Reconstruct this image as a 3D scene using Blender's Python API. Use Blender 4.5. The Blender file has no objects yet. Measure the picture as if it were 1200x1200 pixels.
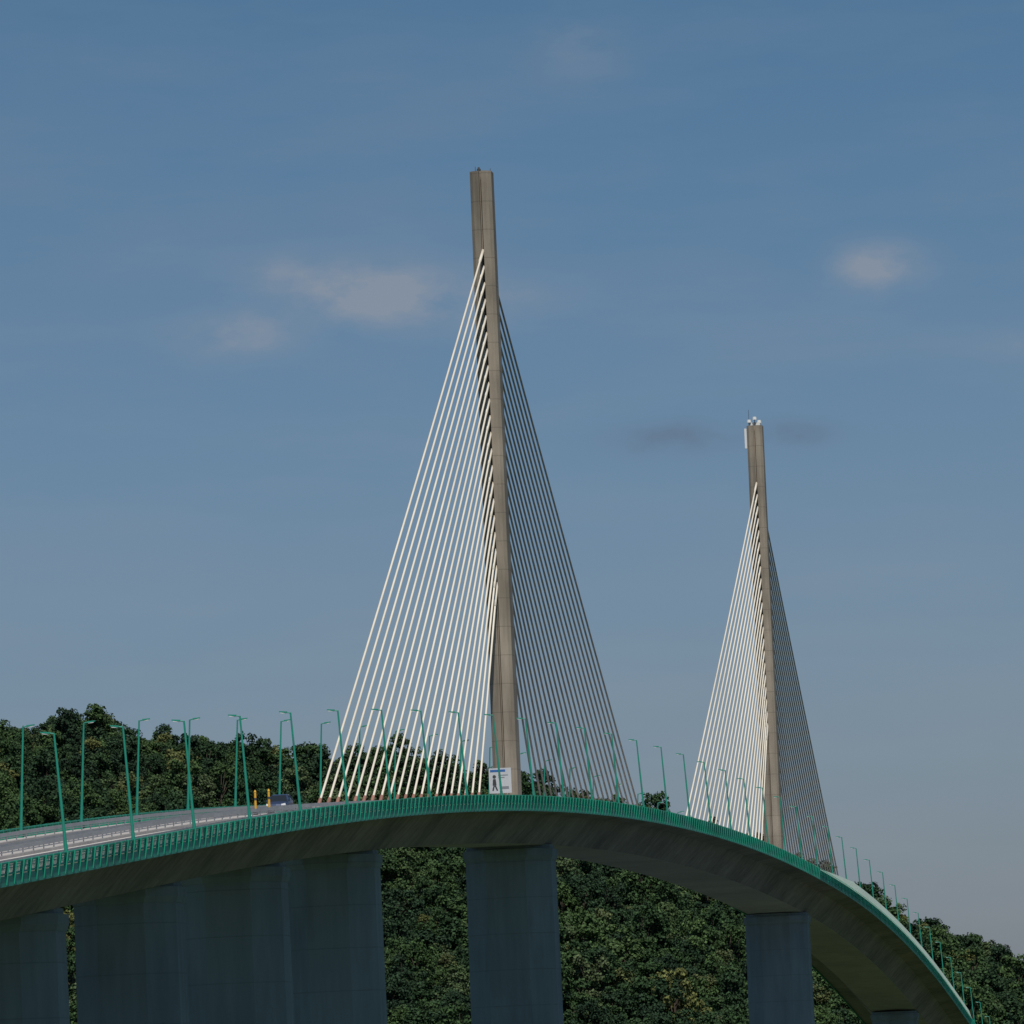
import bpy, math, random, bmesh
from mathutils import Vector, Matrix, noise
random.seed(7)
sc=bpy.context.scene
sc.view_settings.view_transform='Standard'; sc.view_settings.look='None'
sc.view_settings.exposure=0; sc.view_settings.gamma=1

# ------------------------------------------------------------ helpers
CZ=15.0
ANG=math.atan(.1266)
DX,DY=math.sin(ANG),math.cos(ANG)
OX,OY=-1.8,820.0
def P(s,t,z): return Vector((OX+s*DX+t*DY, OY+s*DY-t*DX, z))
CREST=155.0; ZC=CZ+36.6; A=8.07e-5; LIM=403.0
def zD(s):
    q=abs(s-CREST)
    ex=5.6e-5*max(0,min(s,640)-330)**2 if s>330 else 0
    if s>640: ex+=.035*(s-640)
    if q<LIM: return ZC-A*q*q-ex
    return ZC-A*LIM*LIM-2*A*LIM*(q-LIM)-ex
S0,S1=-470.0,760.0

class MB:
    def __init__(s): s.v=[];s.f=[];s.m=[];s.uv=[]
    def quad(s,a,b,c,d,m=0,uv=None):
        i=len(s.v); s.v+= [a,b,c,d]; s.f.append((i,i+1,i+2,i+3)); s.m.append(m)
        s.uv.append(uv or ((0,0),(1,0),(1,1),(0,1)))
    def beam(s,p0,p1,w,h,side=None,m=0,w1=None,h1=None):
        p0=Vector(p0);p1=Vector(p1); d=(p1-p0).normalized()
        if side is None:
            side=d.cross(Vector((0,0,1)))
            if side.length<1e-3: side=Vector((DY,-DX,0))
        x=(side-d*side.dot(d)).normalized(); y=d.cross(x)
        w1=w if w1 is None else w1; h1=h if h1 is None else h1
        i=len(s.v)
        for p,ww,hh in((p0,w,h),(p1,w1,h1)):
            for a,b in((-1,-1),(1,-1),(1,1),(-1,1)): s.v.append(p+x*a*ww/2+y*b*hh/2)
        for f in((0,1,2,3),(7,6,5,4),(0,4,5,1),(1,5,6,2),(2,6,7,3),(3,7,4,0)):
            s.f.append(tuple(i+k for k in f)); s.m.append(m); s.uv.append(((0,0),)*4)
    def tube(s,p0,p1,r0,r1,n=8,m=0,caps=True):
        p0=Vector(p0);p1=Vector(p1); d=(p1-p0).normalized()
        a=d.cross(Vector((0,0,1)) if abs(d.z)<.99 else Vector((1,0,0))).normalized(); b=d.cross(a)
        i=len(s.v)
        for p,r in((p0,r0),(p1,r1)):
            for k in range(n):
                t=2*math.pi*k/n; s.v.append(p+a*r*math.cos(t)+b*r*math.sin(t))
        for k in range(n):
            s.f.append((i+k,i+(k+1)%n,i+n+(k+1)%n,i+n+k)); s.m.append(m); s.uv.append(((0,0),)*4)
        if caps:
            s.f.append(tuple(i+k for k in range(n))[::-1]); s.m.append(m); s.uv.append(((0,0),)*n)
            s.f.append(tuple(i+n+k for k in range(n))); s.m.append(m); s.uv.append(((0,0),)*n)
    def build(s,name,mats,parent=None,smooth=False,loc=None,fix=True):
        me=bpy.data.meshes.new(name)
        me.from_pydata([tuple(v) for v in s.v],[],s.f)
        for mt in mats: me.materials.append(mt)
        me.polygons.foreach_set('material_index',s.m)
        uvl=me.uv_layers.new(name='UVMap'); k=0
        for u in s.uv:
            for q in u: uvl.data[k].uv=q; k+=1
        if fix:
            bm=bmesh.new(); bm.from_mesh(me); bmesh.ops.recalc_face_normals(bm,faces=bm.faces); bm.to_mesh(me); bm.free()
        if smooth: me.polygons.foreach_set('use_smooth',[True]*len(me.polygons))
        o=bpy.data.objects.new(name,me); sc.collection.objects.link(o)
        if parent: o.parent=parent
        if loc: o.location=loc
        return o
def empty(name,loc=(0,0,0)):
    e=bpy.data.objects.new(name,None); sc.collection.objects.link(e); e.location=loc; return e

# ------------------------------------------------------------ materials
def N(nt,t,**k):
    n=nt.nodes.new(t)
    for a,b in k.items(): setattr(n,a,b)
    return n
def mat(name,col,rough=.7,metal=0,var=0.0,scale=1.0,streak=False,bump=0.0,col2=None,joint=None,trans=0):
    m=bpy.data.materials.new(name); m.use_nodes=True; nt=m.node_tree; L=nt.links
    b=nt.nodes['Principled BSDF']; b.inputs['Roughness'].default_value=rough; b.inputs['Metallic'].default_value=metal
    b.inputs['Base Color'].default_value=(*col,1)
    if var>0 or streak:
        tc=N(nt,'ShaderNodeTexCoord'); mp=N(nt,'ShaderNodeMapping')
        L.new(tc.outputs['Object'],mp.inputs[0])
        if streak: mp.inputs['Scale'].default_value=(1,1,.12)
        no=N(nt,'ShaderNodeTexNoise'); no.inputs['Scale'].default_value=scale; no.inputs['Detail'].default_value=6
        no.inputs['Roughness'].default_value=.65
        L.new(mp.outputs[0],no.inputs[0])
        no2=N(nt,'ShaderNodeTexNoise'); no2.inputs['Scale'].default_value=scale*.13; no2.inputs['Detail'].default_value=3
        L.new(tc.outputs['Object'],no2.inputs[0])
        ad=N(nt,'ShaderNodeMath',operation='ADD'); L.new(no.outputs[0],ad.inputs[0]); L.new(no2.outputs[0],ad.inputs[1])
        mr=N(nt,'ShaderNodeMapRange'); mr.inputs[1].default_value=.7; mr.inputs[2].default_value=1.3
        L.new(ad.outputs[0],mr.inputs[0])
        mx=N(nt,'ShaderNodeMix',data_type='RGBA')
        c2=col2 or tuple(c*(1-var) for c in col)
        mx.inputs[6].default_value=(*c2,1); mx.inputs[7].default_value=(*tuple(min(1,c*(1+var*.5)) for c in col),1)
        L.new(mr.outputs[0],mx.inputs[0])
        out=mx.outputs[2]
        if joint:
            src,ax,per,wd,dk=joint
            sp=N(nt,'ShaderNodeSeparateXYZ'); L.new(tc.outputs[src],sp.inputs[0])
            md=N(nt,'ShaderNodeMath',operation='PINGPONG'); md.inputs[1].default_value=per/2
            L.new(sp.outputs[ax],md.inputs[0])
            lt=N(nt,'ShaderNodeMath',operation='LESS_THAN'); lt.inputs[1].default_value=wd
            L.new(md.outputs[0],lt.inputs[0])
            ml=N(nt,'ShaderNodeMath',operation='MULTIPLY'); ml.inputs[1].default_value=dk; L.new(lt.outputs[0],ml.inputs[0])
            m2=N(nt,'ShaderNodeMix',data_type='RGBA'); L.new(ml.outputs[0],m2.inputs[0]); L.new(out,m2.inputs[6])
            m2.inputs[7].default_value=(*tuple(c*.3 for c in col),1); out=m2.outputs[2]
        L.new(out,b.inputs['Base Color'])
        if bump>0:
            bp=N(nt,'ShaderNodeBump'); bp.inputs['Strength'].default_value=bump; bp.inputs['Distance'].default_value=.05
            L.new(no.outputs[0],bp.inputs['Height']); L.new(bp.outputs[0],b.inputs['Normal'])
    return m

m_girder=mat('girder_concrete',(.235,.21,.175),.85,var=.55,scale=.5,bump=.2,joint=('UV',0,3.0,.07,.55))
m_under=mat('soffit_concrete',(.36,.34,.31),.85,var=.3,scale=.4,joint=('UV',0,3.0,.05,.35))
m_pylon=mat('pylon_concrete',(.30,.255,.20),.85,var=.45,scale=.9,streak=True,bump=.2,joint=('Object',2,3.2,.05,.4))
m_pier=mat('pier_concrete',(.195,.245,.25),.85,var=.3,scale=.6,streak=True,bump=.2,joint=('Object',2,4.0,.05,.25))
m_road=mat('road_asphalt',(.42,.385,.36),.85,var=.25,scale=.3,bump=.1)
m_kerb=mat('kerb_concrete',(.42,.40,.38),.85,var=.2,scale=.8)
m_white=mat('white_marking',(.75,.75,.72),.6)
m_green=mat('green_paint',(.012,.31,.20),.5,var=.3,scale=.7)
m_greenL=mat('lamp_green_paint',(.015,.26,.18),.45,var=.2,scale=.5)
m_steel=mat('galvanised_steel',(.36,.38,.39),.5,metal=.4,var=.2,scale=2)
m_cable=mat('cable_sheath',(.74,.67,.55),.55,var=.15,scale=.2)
m_cable2=mat('cable_sheath_shaded',(.30,.29,.27),.65,var=.3,scale=.3)  # far-side fans: shade of the cable undersides put into the base colour
m_sock=mat('cable_socket',(.30,.15,.11),.6,var=.3,scale=1)
m_panel=mat('screen_panel',(.62,.74,.60),.5,var=.12,scale=.3)

# ------------------------------------------------------------ terrain
RID=[(-1500,70),(-700,110),(-200,111),(-142,113),(-123,115),(-100,109.4),(-88,110.5),(-72,106),(-58,103),(-50,101),(-42,102.8),(-33,102.2),(-24,96.5),(-3,93),(20,89),(85,61.7),(102,51.7),(118,44),(134,35.2),(180,18),(300,4),(1500,0)]
def ridge(x):
    for (a,b),(c,d) in zip(RID,RID[1:]):
        if a<=x<=c: return b+(d-b)*(x-a)/(c-a)
    return RID[0][1] if x<RID[0][0] else RID[-1][1]
def ss(a,b,x):
    t=max(0,min(1,(x-a)/(b-a))); return t*t*(3-2*t)
def terr(x,y):
    if y<1560:
        near=13.2*math.exp(-(x*x+y*y)/(120.0**2))
        return near
    xr=x*2000/max(y,1560)
    R=max(2,ridge(xr)+CZ-12.5)
    f=(y-1560)/440
    f=max(0,min(1,f)); f=f**.85
    z=R*f
    if y>2000: z=R*(1-.25*ss(2100,3500,y))
    z+=3.5*f*noise.noise(Vector((x*.02,y*.02,0)))
    return z
mb=MB()
xs=[-6000,-4000,-2500,-1600,-1000,-700,-500,-400]+[-320+10*i for i in range(65)]+[400,500,700,1000,1600,2500,4000,6000]
ys=[-2000,-800,-400]+[-240+30*i for i in range(17)]+[300,400,600,900,1200,1400,1500,1540]+[1560+12*i for i in range(46)]+[2150,2250,2400,2700,3200,4000,6000,9000]
nx=len(xs)
for y in ys:
    for x in xs: mb.v.append(Vector((x,y,terr(x,y))))
for j in range(len(ys)-1):
    for i in range(nx-1):
        mb.f.append((j*nx+i,j*nx+i+1,(j+1)*nx+i+1,(j+1)*nx+i)); mb.m.append(0); mb.uv.append(((0,0),)*4)
m_ground=mat('grass_ground',(.045,.07,.025),.95,var=.5,scale=.08,col2=(.02,.035,.012))
mb.build('ground',[m_ground],smooth=True)
mb=MB()
mb.quad(P(18,-5000,.05),P(18,5000,.05),P(305,5000,.05),P(305,-5000,.05))
m_water=mat('river_water',(.03,.05,.045),.12)
mb.build('river_water',[m_water])

# ------------------------------------------------------------ forest
def leafmat(name):
    m=bpy.data.materials.new(name); m.use_nodes=True; nt=m.node_tree; L=nt.links
    b=nt.nodes['Principled BSDF']; b.inputs['Roughness'].default_value=.75
    b.inputs['Specular IOR Level'].default_value=.2
    oi=N(nt,'ShaderNodeObjectInfo')
    cr=N(nt,'ShaderNodeValToRGB'); e=cr.color_ramp.elements
    e[0].position=0; e[0].color=(.019,.042,.021,1); e[1].position=1; e[1].color=(.13,.14,.04,1)
    for p,c in((.3,(.027,.060,.024,1)),(.6,(.040,.080,.027,1)),(.85,(.060,.108,.034,1)),(.94,(.08,.112,.05,1))):
        q=cr.color_ramp.elements.new(p); q.color=c
    L.new(oi.outputs['Random'],cr.inputs[0])
    ge=N(nt,'ShaderNodeNewGeometry')
    hs=N(nt,'ShaderNodeHueSaturation'); mr=N(nt,'ShaderNodeMapRange'); mr.inputs[3].default_value=.55; mr.inputs[4].default_value=1.3
    L.new(ge.outputs['Random Per Island'],mr.inputs[0]); L.new(mr.outputs[0],hs.inputs['Value']); L.new(cr.outputs[0],hs.inputs['Color'])
    L.new(hs.outputs[0],b.inputs['Base Color'])
    return m
m_leaf=leafmat('foliage'); m_bark=mat('bark',(.07,.055,.04),.9)
def treemesh(seed):
    r=random.Random(seed); mb=MB()
    H=r.uniform(11,15.5); W=r.uniform(3.4,5.0)
    mb.tube((0,0,-1.5),(0,0,H*.6),.35,.15,7,1,False)
    lobes=[]
    n=r.randint(34,46); ph=[r.uniform(0,6.28) for _ in range(3)]
    for k in range(n):
        a=r.uniform(0,6.283); u=r.uniform(0,1)
        zz=H*(.22+.72*u); env=W*math.sqrt(max(.05,1-((u-.3)/.75)**2))*(1+.22*math.sin(2*a+ph[0])+.15*math.sin(3*a+ph[1]+u*4))
        rr=env*math.sqrt(r.uniform(.15,1)); c=Vector((rr*math.cos(a),rr*math.sin(a),zz+r.uniform(-.6,.6)))
        lobes.append((c,r.uniform(.55,1.45)))
        if k%2==0: mb.tube((0,0,zz*.55),c,.12,.04,4,1,False)
    for c,R in lobes:
        for k in range(int(85*R+12)):
            d=Vector((r.gauss(0,1),r.gauss(0,1),r.gauss(0,1)+.2)).normalized()
            p=c+Vector((d.x*R,d.y*R,d.z*R*.85))*r.uniform(.45,1.3)
            n_=(d+Vector((r.uniform(-1,1),r.uniform(-1,1),r.uniform(-.8,1.2)))).normalized()
            a=n_.cross(Vector((r.random(),r.random(),r.random()+.1))).normalized(); b=n_.cross(a)
            s=r.uniform(.13,.32)
            mb.quad(p-a*s-b*s*.7,p+a*s-b*s*.5,p+a*s*.8+b*s,p-a*s*.7+b*s*.8)
    o=mb.build('tree_src%d'%seed,[m_leaf,m_bark],fix=False)
    me=o.data; bpy.data.objects.remove(o); return me
trees=[treemesh(i) for i in range(9)]
forest=empty('forest')
cnt=0
y=1600.0
while y<2060:
    x=-.105*y-10
    while x<.115*y+10:
        px=x+random.uniform(-2.8,2.8); py=y+random.uniform(-2.8,2.8)
        z=terr(px,py)
        s=(px-OX)*DX+(py-OY)*DY; t=(px-OX)*DY-(py-OY)*DX
        vis=(z+16-CZ)/py
        if vis>.009 and not (s<800 and abs(t)<16) :
            o=bpy.data.objects.new('tree_%d'%cnt,random.choice(trees)); sc.collection.objects.link(o); o.parent=forest
            sz=random.uniform(.62,1.12) if random.random()<.88 else random.uniform(1.1,1.3)
            sz*=1+.10*noise.noise(Vector((px*.03,py*.03,5)))
            o.location=(px,py,z-.5); o.scale=(sz*random.uniform(.9,1.15),sz*random.uniform(.9,1.15),sz*random.uniform(.85,1.12)); o.rotation_euler=(0,0,random.uniform(0,6.28)); cnt+=1
        x+=6.9
    y+=6.9
print('trees',cnt)

# ------------------------------------------------------------ bridge
bridge=empty('cable_stayed_bridge')
SEC=[(-9.6,0),(9.6,0),(9.75,-.02),(9.75,-.45),(7.0,-.85),(4.2,-3.8),(-4.2,-3.8),(-7.0,-.85),(-9.75,-.45),(-9.75,-.02)]
n=len(SEC); mb=MB(); step=3.0
ns=int((S1-S0)/step)
cum=[0]
for i in range(n): 
    a=SEC[i];b=SEC[(i+1)%n]; cum.append(cum[-1]+math.hypot(a[0]-b[0],a[1]-b[1]))
for k in range(ns):
    a=S0+k*step;b=a+step
    for i in range(n):
        j=(i+1)%n; t0,z0=SEC[i];t1,z1=SEC[j]
        m=1 if i==5 else 0
        mb.quad(P(a,t0,zD(a)+z0),P(b,t0,zD(b)+z0),P(b,t1,zD(b)+z1),P(a,t1,zD(a)+z1),m,
                ((a,cum[i]),(b,cum[i]),(b,cum[i+1]),(a,cum[i+1])))
mb.build('box_girder',[m_girder,m_under],bridge)
def ribbon(mb,t0,t1,dz,m=0,s0=S0,s1=S1,st=4.0,gap=None):
    a=s0
    while a<s1-1e-6:
        b=min(a+st,s1)
        mb.quad(P(a,t0,zD(a)+dz),P(a,t1,zD(a)+dz),P(b,t1,zD(b)+dz),P(b,t0,zD(b)+dz),m)
        a=b+(gap or 0)
def rail(mb,t,z,w,h,m=0,s0=S0,s1=S1,st=4.0):
    a=s0
    sd=Vector((DY,-DX,0))
    while a<s1-1e-6:
        b=min(a+st,s1); mb.beam(P(a,t,zD(a)+z),P(b,t,zD(b)+z),w,h,sd,m); a=b
mb=MB(); ribbon(mb,-8.0,8.0,.010)
ribbon(mb,-7.75,-7.6,.016,1); ribbon(mb,7.6,7.75,.016,1); ribbon(mb,-1.5,-1.35,.016,1); ribbon(mb,1.35,1.5,.016,1)
ribbon(mb,-4.62,-4.48,.016,1,st=3,gap=10); ribbon(mb,4.48,4.62,.016,1,st=3,gap=10)
mb.build('road_surface',[m_road,m_white],bridge)
mb=MB()
rail(mb,-8.85,.08,1.6,.16); rail(mb,8.85,.08,1.6,.16); rail(mb,0,.12,2.2,.24)
mb.build('kerbs',[m_kerb],bridge)
mb=MB()
for t in(-8.2,8.2,-.95,.95):
    rail(mb,t,.70,.07,.30)
    rail(mb,t,.45,.05,.08)
    s=S0
    while s<S1: mb.beam(P(s,t,zD(s)+.14),P(s,t,zD(s)+.82),.08,.12); s+=4
mb.build('crash_barrier',[m_steel],bridge)
RT=.92
for sg,nm in((1,'parapet_right'),(-1,'parapet_left')):
    mb=MB(); sd=Vector((DY,-DX,0))
    rail(mb,sg*9.82,-.36,.12,.70)
    rail(mb,sg*9.88,.12,.08,.10)
    rail(mb,sg*9.98,RT-.05,.14,.10)
    rail(mb,sg*9.93,RT*.55,.05,.05)
    s=S0;k=0
    while s<S1:
        mb.beam(P(s,sg*9.80,zD(s)-.6),P(s,sg*10.04,zD(s)+RT+.01),.26,.12,sd)
        s+=2.6
    s=S0
    while s<S1:
        mb.beam(P(s,sg*9.85,zD(s)+.14),P(s,sg*9.97,zD(s)+RT-.06),.05,.035,sd); s+=.42
    mb.build(nm,[m_green],bridge,fix=False)
# pale wind screen fixed on the parapet beyond the second pylon
mb=MB(); s=284.0
while s<610:
    def hh(q): return 1.75*min(1,max(0,(q-280)/70))
    e=s+2.9
    z0_=RT-.25
    mb.quad(P(s,10.11,zD(s)+z0_),P(e,10.11,zD(e)+z0_),P(e,10.11-hh(e)*.3,zD(e)+z0_+hh(e)),P(s,10.11-hh(s)*.3,zD(s)+z0_+hh(s)))
    mb.beam(P(s,10.04,zD(s)+z0_),P(s,10.04-.3*hh(s),zD(s)+z0_+hh(s)),.08,.08,None,1)
    s+=3
mb.build('wind_screen',[m_panel,m_green],bridge,fix=False)

def poly_prism(mb,s,secs,m=0):
    i=len(mb.v); n=len(secs[0][1])
    for z,pts in secs:
        for t,l in pts: mb.v.append(P(s+l,t,z))
    for k in range(len(secs)-1):
        for q in range(n):
            mb.f.append((i+k*n+q,i+k*n+(q+1)%n,i+(k+1)*n+(q+1)%n,i+(k+1)*n+q)); mb.m.append(m); mb.uv.append(((0,0),)*4)
    mb.f.append(tuple(i+q for q in range(n))[::-1]); mb.m.append(m); mb.uv.append(((0,0),)*n)
    b=i+(len(secs)-1)*n
    mb.f.append(tuple(b+q for q in range(n))); mb.m.append(m); mb.uv.append(((0,0),)*n)
def pysec(w,l):
    g=.13;q=.45
    return [(-w/2,-l/2+.55),(-w/2+.35,-l/2+.2),(-g,-l/2-.15),(-g,-l/2+q),(g,-l/2+q),(g,-l/2-.15),(w/2-.35,-l/2+.2),(w/2,-l/2+.55),
            (w/2,l/2-.55),(w/2-.35,l/2-.2),(g,l/2+.15),(g,l/2-q),(-g,l/2-q),(-g,l/2+.15),(-w/2+.35,l/2-.2),(-w/2,l/2-.55)]
PH=72.2
for idx,sp in enumerate((0.0,320.0)):
    z0=zD(sp); mb=MB()
    poly_prism(mb,sp,[(z0-3.0,pysec(2.75,4.6)),(z0+6,pysec(2.7,4.4)),(z0+PH*.6,pysec(2.5,3.7)),(z0+PH,pysec(2.42,3.2))])
    mb.build('pylon_%d'%(idx+1),[m_pylon],bridge)
    mb=MB(); mk=MB()
    for sg in(-1,1):
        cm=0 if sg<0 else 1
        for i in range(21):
            fs=sp+sg*(26+5.65*i); 
            zt=z0+25.5+1.88*i
            ls=sp+sg*(1.9-.2*i/20)
            a=P(fs,0,zD(fs)+.3); b=P(ls,0,zt)
            d=(b-a).normalized(); Ln=(b-a).length
            pts=[]
            for q in range(9):
                u=q/8; p=a.lerp(b,u); p.z-=4*u*(1-u)*Ln*.0035; pts.append(p)
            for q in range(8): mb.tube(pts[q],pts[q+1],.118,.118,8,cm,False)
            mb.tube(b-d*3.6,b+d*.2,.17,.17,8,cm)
            mk.tube(a-d*.2,a+d*2.2,.2,.17,8,0)
            mk.beam(P(fs-.6,0,zD(fs)+.24),P(fs+.6,0,zD(fs)+.24),.8,.5,None,1)
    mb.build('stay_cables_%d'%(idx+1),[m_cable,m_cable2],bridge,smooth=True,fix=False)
    mk.build('cable_anchors_%d'%(idx+1),[m_sock,m_kerb],bridge,fix=False)

def octo(w,c): 
    h=w/2
    return [(-h,-h+c),(-h+c,-h),(h-c,-h),(h,-h+c),(h,h-c),(h-c,h),(-h+c,h),(-h,h-c)]
piers=[(0,9.6),(320,9.6)]+[(-131,8.4),(-187,8.6),(-238.5,8.2),(-289.5,8.4)]+[(s,8.3) for s in(-348,-408,548,606,664,720)]
for k,(s,w) in enumerate(piers):
    zb=zD(s)-3.81; mb=MB()
    c=.27*w
    poly_prism(mb,s,[(-2,octo(w*1.05,c)),(zb-1.7,octo(w,c))])
    poly_prism(mb,s,[(zb-1.698,octo(w+.1,c)),(zb-1.2,octo(w+.45,c)),(zb-.45,octo(w+.45,c)),(zb-.448,octo(w-.2,c)),(zb,octo(w-.2,c))])
    mb.build('pier_%d'%(k+1),[m_pier],bridge)
mb=MB(); poly_prism(mb,S1+2,[(-1,octo(19,1)),(zD(S1)-.02,octo(19,1))]); mb.build('abutment',[m_pier],bridge)

m_box=mat('white_equipment',(.7,.7,.68),.5); m_dark=mat('dark_metal',(.05,.05,.05),.5)
z=zD(320)+PH; mb=MB()
mb.beam(P(319,0,z+.25),P(321,0,z+.25),1.8,.5,None,0)
for t,l,h in((-.8,-1,.5),(.1,-1.2,.9),(.75,-.6,.4)):
    mb.tube(P(320+l,t,z+.1),P(320+l,t,z+h),.06,.06,6,1); mb.tube(P(320+l,t,z+h),P(320+l,t,z+h+.45),.35,.28,10,0)
mb.tube(P(320,-.9,z),P(320,-.9,z+2.6),.04,.03,6,1)
mb.beam(P(318.0,-1.32,z-3.6),P(318.0,-1.32,z-.5),.35,.3,None,0)
mb.build('antenna_array',[m_box,m_dark])
z=zD(0)+PH; mb=MB()
mb.tube(P(-.8,-.2,z),P(-.8,-.2,z+.3),.25,.22,10,1)
mb.tube(P(-.8,-.2,z+.3),P(-.8,-.2,z+.5),.15,.1,10,1)
mb.tube(P(.8,-.8,z),P(.8,-.8,z+.8),.04,.03,6,1); mb.tube(P(.8,.9,z),P(.8,.9,z+.5),.04,.03,6,1)
mb.build('beacon_light',[m_box,m_dark])

def lampmesh():
    mb=MB(); lean=math.tan(math.radians(3.5)); H=8.9
    x=lambda z:-z*lean
    mb.beam((0,0,-.1),(0,0,.05),.45,.45,Vector((1,0,0)))
    mb.tube((0,0,0),(x(1.2),0,1.2),.15,.14,10)
    mb.tube((x(1.2),0,1.2),(x(H),0,H),.12,.07,10)
    mb.tube((x(H),0,H-.03),(x(H)-.4,0,H+.05),.055,.045,8)
    mb.beam((x(H)-.3,0,H+.04),(x(H)-.95,0,H+.12),.28,.14,Vector((0,1,0)),0,.22,.08)
    mb.beam((x(H)-.4,0,H-.045),(x(H)-.85,0,H+.01),.22,.04,Vector((0,1,0)),1)
    o=mb.build('lampsrc',[m_greenL,m_box]); me=o.data; bpy.data.objects.remove(o); return me
lm=lampmesh()
k=-5
while True:
    s=-313+26.2*k
    if s>S1: break
    for sg in(1,-1):
        o=bpy.data.objects.new('street_lamp',lm); sc.collection.objects.link(o)
        o.location=P(s,sg*9.35,zD(s)+.16); o.rotation_euler=(0,random.uniform(-.006,.006),-ANG+(0 if sg>0 else math.pi))
    k+=1

m_blue=mat('sign_blue',(.03,.12,.35),.5); m_sign=mat('sign_white',(.52,.54,.56),.5,var=.1,scale=1)
m_grey=mat('sign_grey',(.2,.22,.24),.6)
sg=empty('information_sign',P(-5,-.15,zD(-5)))
sg.rotation_euler=(0,0,-ANG)
mb=MB()
mb.beam((0,0,2.1),(0,0,4.9),2.5,.10,Vector((1,0,0)),0)
mb.build('panel',[m_sign],sg)
mb=MB()
mb.beam((-1.1,-.056,4.6),(.6,-.056,4.6),.012,.26,Vector((0,1,0)),0)
for zz,x1 in((4.1,.9),(3.85,.5)):
    mb.beam((-.2,-.056,zz),(x1,-.056,zz),.012,.10,Vector((0,1,0)),2)
mb.tube((-.65,-.05,3.95),(-.65,-.062,3.95),.2,.2,12,1)
mb.beam((-.65,-.056,3.0),(-.65,-.056,3.7),.45,.012,Vector((1,0,0)),1,.3,.012)
mb.beam((-.85,-.056,2.4),(-.7,-.056,2.98),.16,.012,Vector((1,0,0)),1)
mb.beam((-.35,-.056,2.4),(-.58,-.056,2.98),.16,.012,Vector((1,0,0)),1)
mb.beam((.1,-.056,2.7),(.95,-.056,2.7),.012,.3,Vector((0,1,0)),2)
mb.build('pictogram',[m_blue,m_dark,m_grey],sg)
mb=MB(); mb.tube((-.9,.12,0.2),(-.9,.12,4.8),.06,.06,8); mb.tube((.9,.12,.2),(.9,.12,4.8),.06,.06,8); mb.build('posts',[m_steel],sg)
m_yel=mat('yellow_paint',(.65,.36,.03),.5)
for s in(-167,-174.5):
    mb=MB(); mb.beam((0,0,0),(0,0,.25),.45,.45,Vector((1,0,0)),1)
    mb.tube((0,0,.2),(0,0,2.0),.12,.10,10); mb.tube((0,0,1.3),(0,0,1.5),.125,.12,10,1); mb.tube((0,0,2.0),(0,0,2.2),.13,.05,10)
    o=mb.build('marker_post',[m_yel,m_dark]); o.location=P(s,0,zD(s)+.24)

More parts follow.
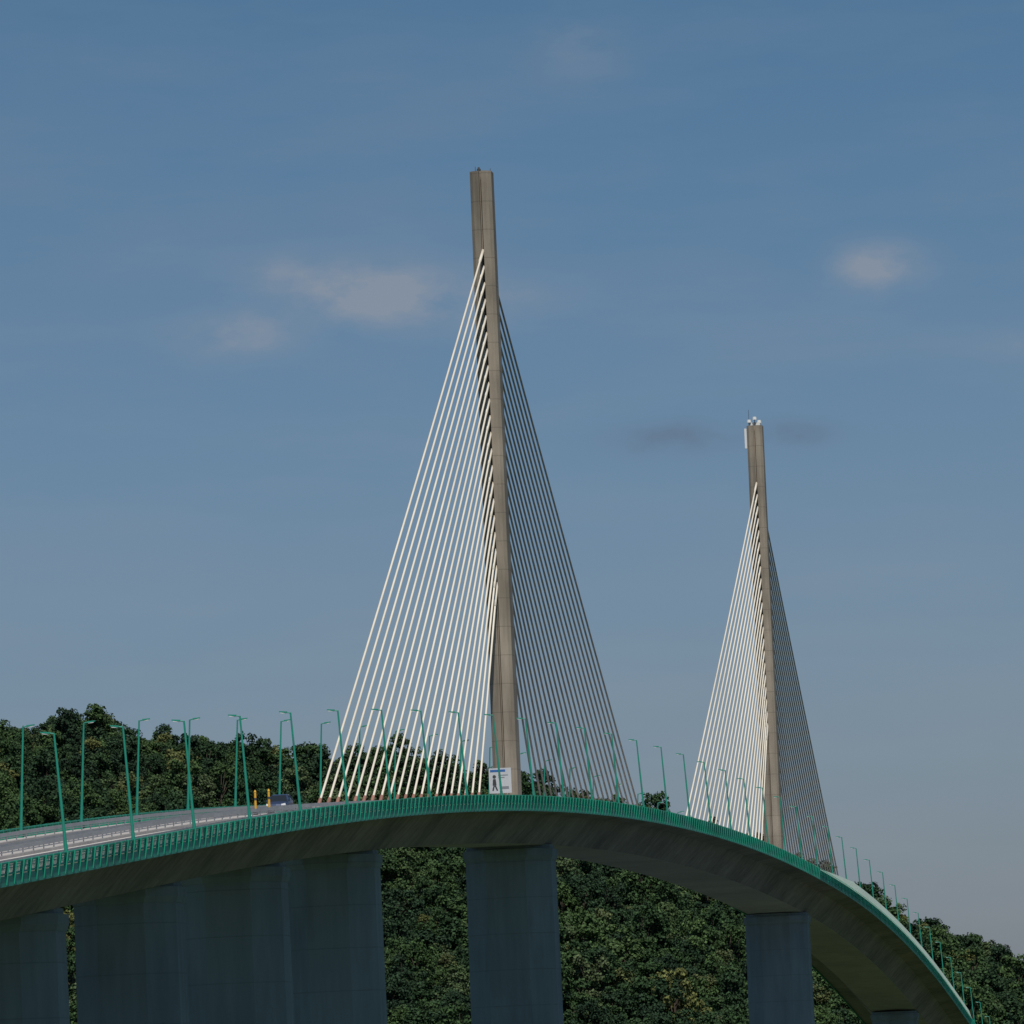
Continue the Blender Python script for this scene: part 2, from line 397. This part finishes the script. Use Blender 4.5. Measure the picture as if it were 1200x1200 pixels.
m_body=mat('car_paint',(.04,.06,.12),.3,metal=.3); m_glass=mat('car_glass',(.02,.025,.03),.05); m_tyre=mat('tyre',(.02,.02,.02),.9)
m_rim=mat('wheel_rim',(.5,.5,.5),.3,metal=.8); m_head=mat('headlight',(.85,.85,.85),.15); m_plate=mat('number_plate',(.75,.75,.7),.5)
car=empty('car')
def car_build():
    mb=MB()
    st=[(-2.15,.38,.62,.70),(-2.05,.28,.80,.82),(-1.7,.25,.93,.88),(-1.0,.24,1.02,.90),(0,.24,1.06,.91),(1.2,.24,1.10,.90),(1.9,.28,1.10,.87),(2.15,.38,1.0,.80)]
    rows=[]
    for y,zb,zt,hw in st:
        rows.append([Vector((-hw*.93,y,zb)),Vector((-hw,y,zb+.2)),Vector((-hw,y,zt-.2)),Vector((-hw*.92,y,zt)),Vector((0,y,zt+.04)),
                     Vector((hw*.92,y,zt)),Vector((hw,y,zt-.2)),Vector((hw,y,zb+.2)),Vector((hw*.93,y,zb))])
    for a,b in zip(rows,rows[1:]):
        for i in range(8): mb.quad(a[i],a[i+1],b[i+1],b[i])
        mb.quad(a[8],a[0],b[0],b[8])
    for r in(rows[0],rows[-1]):
        mb.quad(r[0],r[1],r[7],r[8]); mb.quad(r[1],r[2],r[6],r[7]); mb.quad(r[2],r[3],r[5],r[6])
        mb.f.append((len(mb.v),len(mb.v)+1,len(mb.v)+2)); mb.v+=[r[3],r[4],r[5]]; mb.m.append(0); mb.uv.append(((0,0),)*3)
    mb.build('body',[m_body],car)
    mb=MB()
    for sx in(-1,1):
        mb.quad(Vector((sx*.81,-.98,1.01)),Vector((sx*.83,.6,1.06)),Vector((sx*.63,.6,1.53)),Vector((sx*.62,-.22,1.48)),1)
        mb.quad(Vector((sx*.83,.6,1.06)),Vector((sx*.79,2.03,1.09)),Vector((sx*.60,1.65,1.46)),Vector((sx*.63,.6,1.53)),1)
        for (ya,za,xa),(yb,zb,xb) in(((-.98,1.01,.82),(-.22,1.49,.625)),((.62,1.06,.84),(.62,1.53,.635)),((2.04,1.09,.80),(1.66,1.47,.605))):
            mb.beam((sx*xa,ya,za),(sx*xb,yb,zb),.07,.07,None,0)
    mb.quad(Vector((-.81,-.98,1.01)),Vector((.81,-.98,1.01)),Vector((.62,-.22,1.48)),Vector((-.62,-.22,1.48)),1)
    mb.quad(Vector((-.79,2.03,1.09)),Vector((.79,2.03,1.09)),Vector((.60,1.65,1.46)),Vector((-.60,1.65,1.46)),1)
    mb.beam((0,-.24,1.50),(0,.7,1.56),1.28,.06,Vector((1,0,0)),0); mb.beam((0,.7,1.56),(0,1.72,1.48),1.28,.06,Vector((1,0,0)),0,1.2,.06)
    for sx in(-1,1): mb.beam((sx*.85,-.75,1.08),(sx*1.05,-.75,1.12),.12,.16,None,0)
    mb.build('greenhouse',[m_body,m_glass],car)
    mb=MB()
    for sx in(-1,1):
        for yy in(-1.32,1.32):
            mb.tube((sx*.66,yy,.34),(sx*.925,yy,.34),.34,.34,20,0); mb.tube((sx*.92,yy,.34),(sx*.94,yy,.34),.21,.19,14,1)
    mb.build('wheels',[m_tyre,m_rim],car)
    mb=MB()
    for sx in(-1,1):
        mb.beam((sx*.46,-2.14,.74),(sx*.82,-2.06,.80),.14,.17,None,0)
        mb.beam((sx*.55,2.17,.9),(sx*.78,2.12,.9),.08,.16,None,3)
    mb.beam((-.42,-2.16,.62),(.42,-2.16,.62),.05,.16,None,1); mb.beam((-.26,-2.18,.45),(.26,-2.18,.45),.03,.11,None,2)
    mb.beam((-.6,-2.13,.36),(.6,-2.13,.36),.05,.12,None,1)
    mb.build('front_trim',[m_head,m_dark,m_plate,m_sock],car,fix=False)
car_build()
cs=-146; car.location=P(cs,-2.4,zD(cs)+.015); car.scale=(1.08,1.08,1.14)
slope=(zD(cs+1)-zD(cs-1))/2
car.rotation_euler=(math.atan(slope),0,-ANG)

# ------------------------------------------------------------ light
E=math.radians(60); AZ=math.radians(180+7.2-14)
sd=Vector((math.sin(AZ)*math.cos(E),math.cos(AZ)*math.cos(E),math.sin(E)))
l=bpy.data.lights.new('sun','SUN'); l.energy=3.7; l.angle=math.radians(.53); l.color=(1,.95,.87)
lo=bpy.data.objects.new('sun',l); sc.collection.objects.link(lo); lo.rotation_euler=sd.to_track_quat('Z','Y').to_euler()
w=bpy.data.worlds.new('World'); sc.world=w; w.use_nodes=True; nt=w.node_tree; L=nt.links
bg=nt.nodes['Background']; bg.inputs[1].default_value=.07
sky=N(nt,'ShaderNodeTexSky',sky_type='NISHITA'); sky.sun_disc=False; sky.sun_elevation=E; sky.sun_rotation=AZ
sky.altitude=0; sky.air_density=1.0; sky.dust_density=1.0; sky.ozone_density=1.5
tc=N(nt,'ShaderNodeTexCoord'); sp=N(nt,'ShaderNodeSeparateXYZ'); L.new(tc.outputs['Generated'],sp.inputs[0])
def M(op,a,b=None,c=None,clamp=False):
    n=N(nt,'ShaderNodeMath',operation=op); n.use_clamp=clamp
    for i,v in enumerate((a,b,c)):
        if v is None: continue
        if isinstance(v,(int,float)): n.inputs[i].default_value=v
        else: L.new(v,n.inputs[i])
    return n.outputs[0]
az=M('ARCTAN2',sp.outputs[0],sp.outputs[1]); el=M('ARCSINE',sp.outputs[2])
cb=N(nt,'ShaderNodeCombineXYZ'); L.new(az,cb.inputs[0]); L.new(el,cb.inputs[1])
def noi(scale,sx,sy,det,seed):
    mp=N(nt,'ShaderNodeMapping'); mp.inputs['Scale'].default_value=(sx,sy,1); mp.inputs['Location'].default_value=(seed,seed*.7,seed)
    L.new(cb.outputs[0],mp.inputs[0]); n=N(nt,'ShaderNodeTexNoise'); n.inputs['Scale'].default_value=scale; n.inputs['Detail'].default_value=det
    n.inputs['Roughness'].default_value=.6
    L.new(mp.outputs[0],n.inputs[0]); return n
nw=noi(1,110,200,6,3.1)
nwx=M('SUBTRACT',nw.outputs[0],.5)
def blob(a,e,ra,re,amt):
    da=M('DIVIDE',M('SUBTRACT',az,a),ra); de=M('DIVIDE',M('SUBTRACT',el,e),re)
    r=M('ADD',M('MULTIPLY',da,da),M('MULTIPLY',de,de))
    g=M('EXPONENT',M('MULTIPLY',r,-1.3))
    g=M('MULTIPLY',g,M('ADD',1.0,M('MULTIPLY',nwx,3.8)))
    return M('MULTIPLY',M('MAXIMUM',g,0.0),amt)
L1=[blob(-.0185,.1137,.0108,.0042,1.0),blob(-.0365,.1085,.0085,.0034,.58),blob(-.030,.1165,.008,.003,.4),blob(-.005,.112,.013,.0045,.42),
    blob(.0514,.1143,.0070,.0034,.85),blob(.069,.103,.01,.002,.25),blob(.012,.146,.007,.005,.25)]
acc=L1[0]
for q in L1[1:]: acc=M('ADD',acc,q)
n2=noi(1,14,60,5,9.3)
mr=N(nt,'ShaderNodeMapRange'); mr.inputs[1].default_value=.42; mr.inputs[2].default_value=.75; mr.inputs[4].default_value=.25; L.new(n2.outputs[0],mr.inputs[0])
acc=M('ADD',acc,mr.outputs[0],clamp=True)
dk=M('ADD',blob(.023,.0922,.009,.0024,.45),blob(.0385,.092,.006,.0020,.4),clamp=True)
gr=N(nt,'ShaderNodeMapRange'); gr.inputs[1].default_value=.0; gr.inputs[2].default_value=.16; L.new(el,gr.inputs[0])
tint=N(nt,'ShaderNodeMix',data_type='RGBA'); tint.inputs[6].default_value=(.66,.71,.98,1); tint.inputs[7].default_value=(.365,.57,.74,1); L.new(gr.outputs[0],tint.inputs[0])
mul=N(nt,'ShaderNodeMix',data_type='RGBA',blend_type='MULTIPLY'); mul.inputs[0].default_value=1; L.new(sky.outputs[0],mul.inputs[6]); L.new(tint.outputs[2],mul.inputs[7])
c1=N(nt,'ShaderNodeMix',data_type='RGBA'); L.new(M('MULTIPLY',acc,.5),c1.inputs[0]); L.new(mul.outputs[2],c1.inputs[6]); c1.inputs[7].default_value=(4.8,4.85,5.2,1)
c2=N(nt,'ShaderNodeMix',data_type='RGBA'); L.new(dk,c2.inputs[0]); L.new(c1.outputs[2],c2.inputs[6]); c2.inputs[7].default_value=(1.75,2.3,3.4,1)
L.new(c2.outputs[2],bg.inputs[0])

# ------------------------------------------------------------ camera
c=bpy.data.cameras.new('camera'); co=bpy.data.objects.new('camera',c); sc.collection.objects.link(co); sc.camera=co
c.sensor_width=36; c.lens=36*8590/1200; c.clip_end=20000; c.clip_start=1
pitch=math.atan(716/8590); roll=math.radians(2.44)
co.matrix_world=Matrix.Translation((0,0,CZ))@Matrix.Rotation(math.pi/2+pitch,4,'X')@Matrix.Rotation(-roll,4,'Z')
print('objs',len(bpy.data.objects))
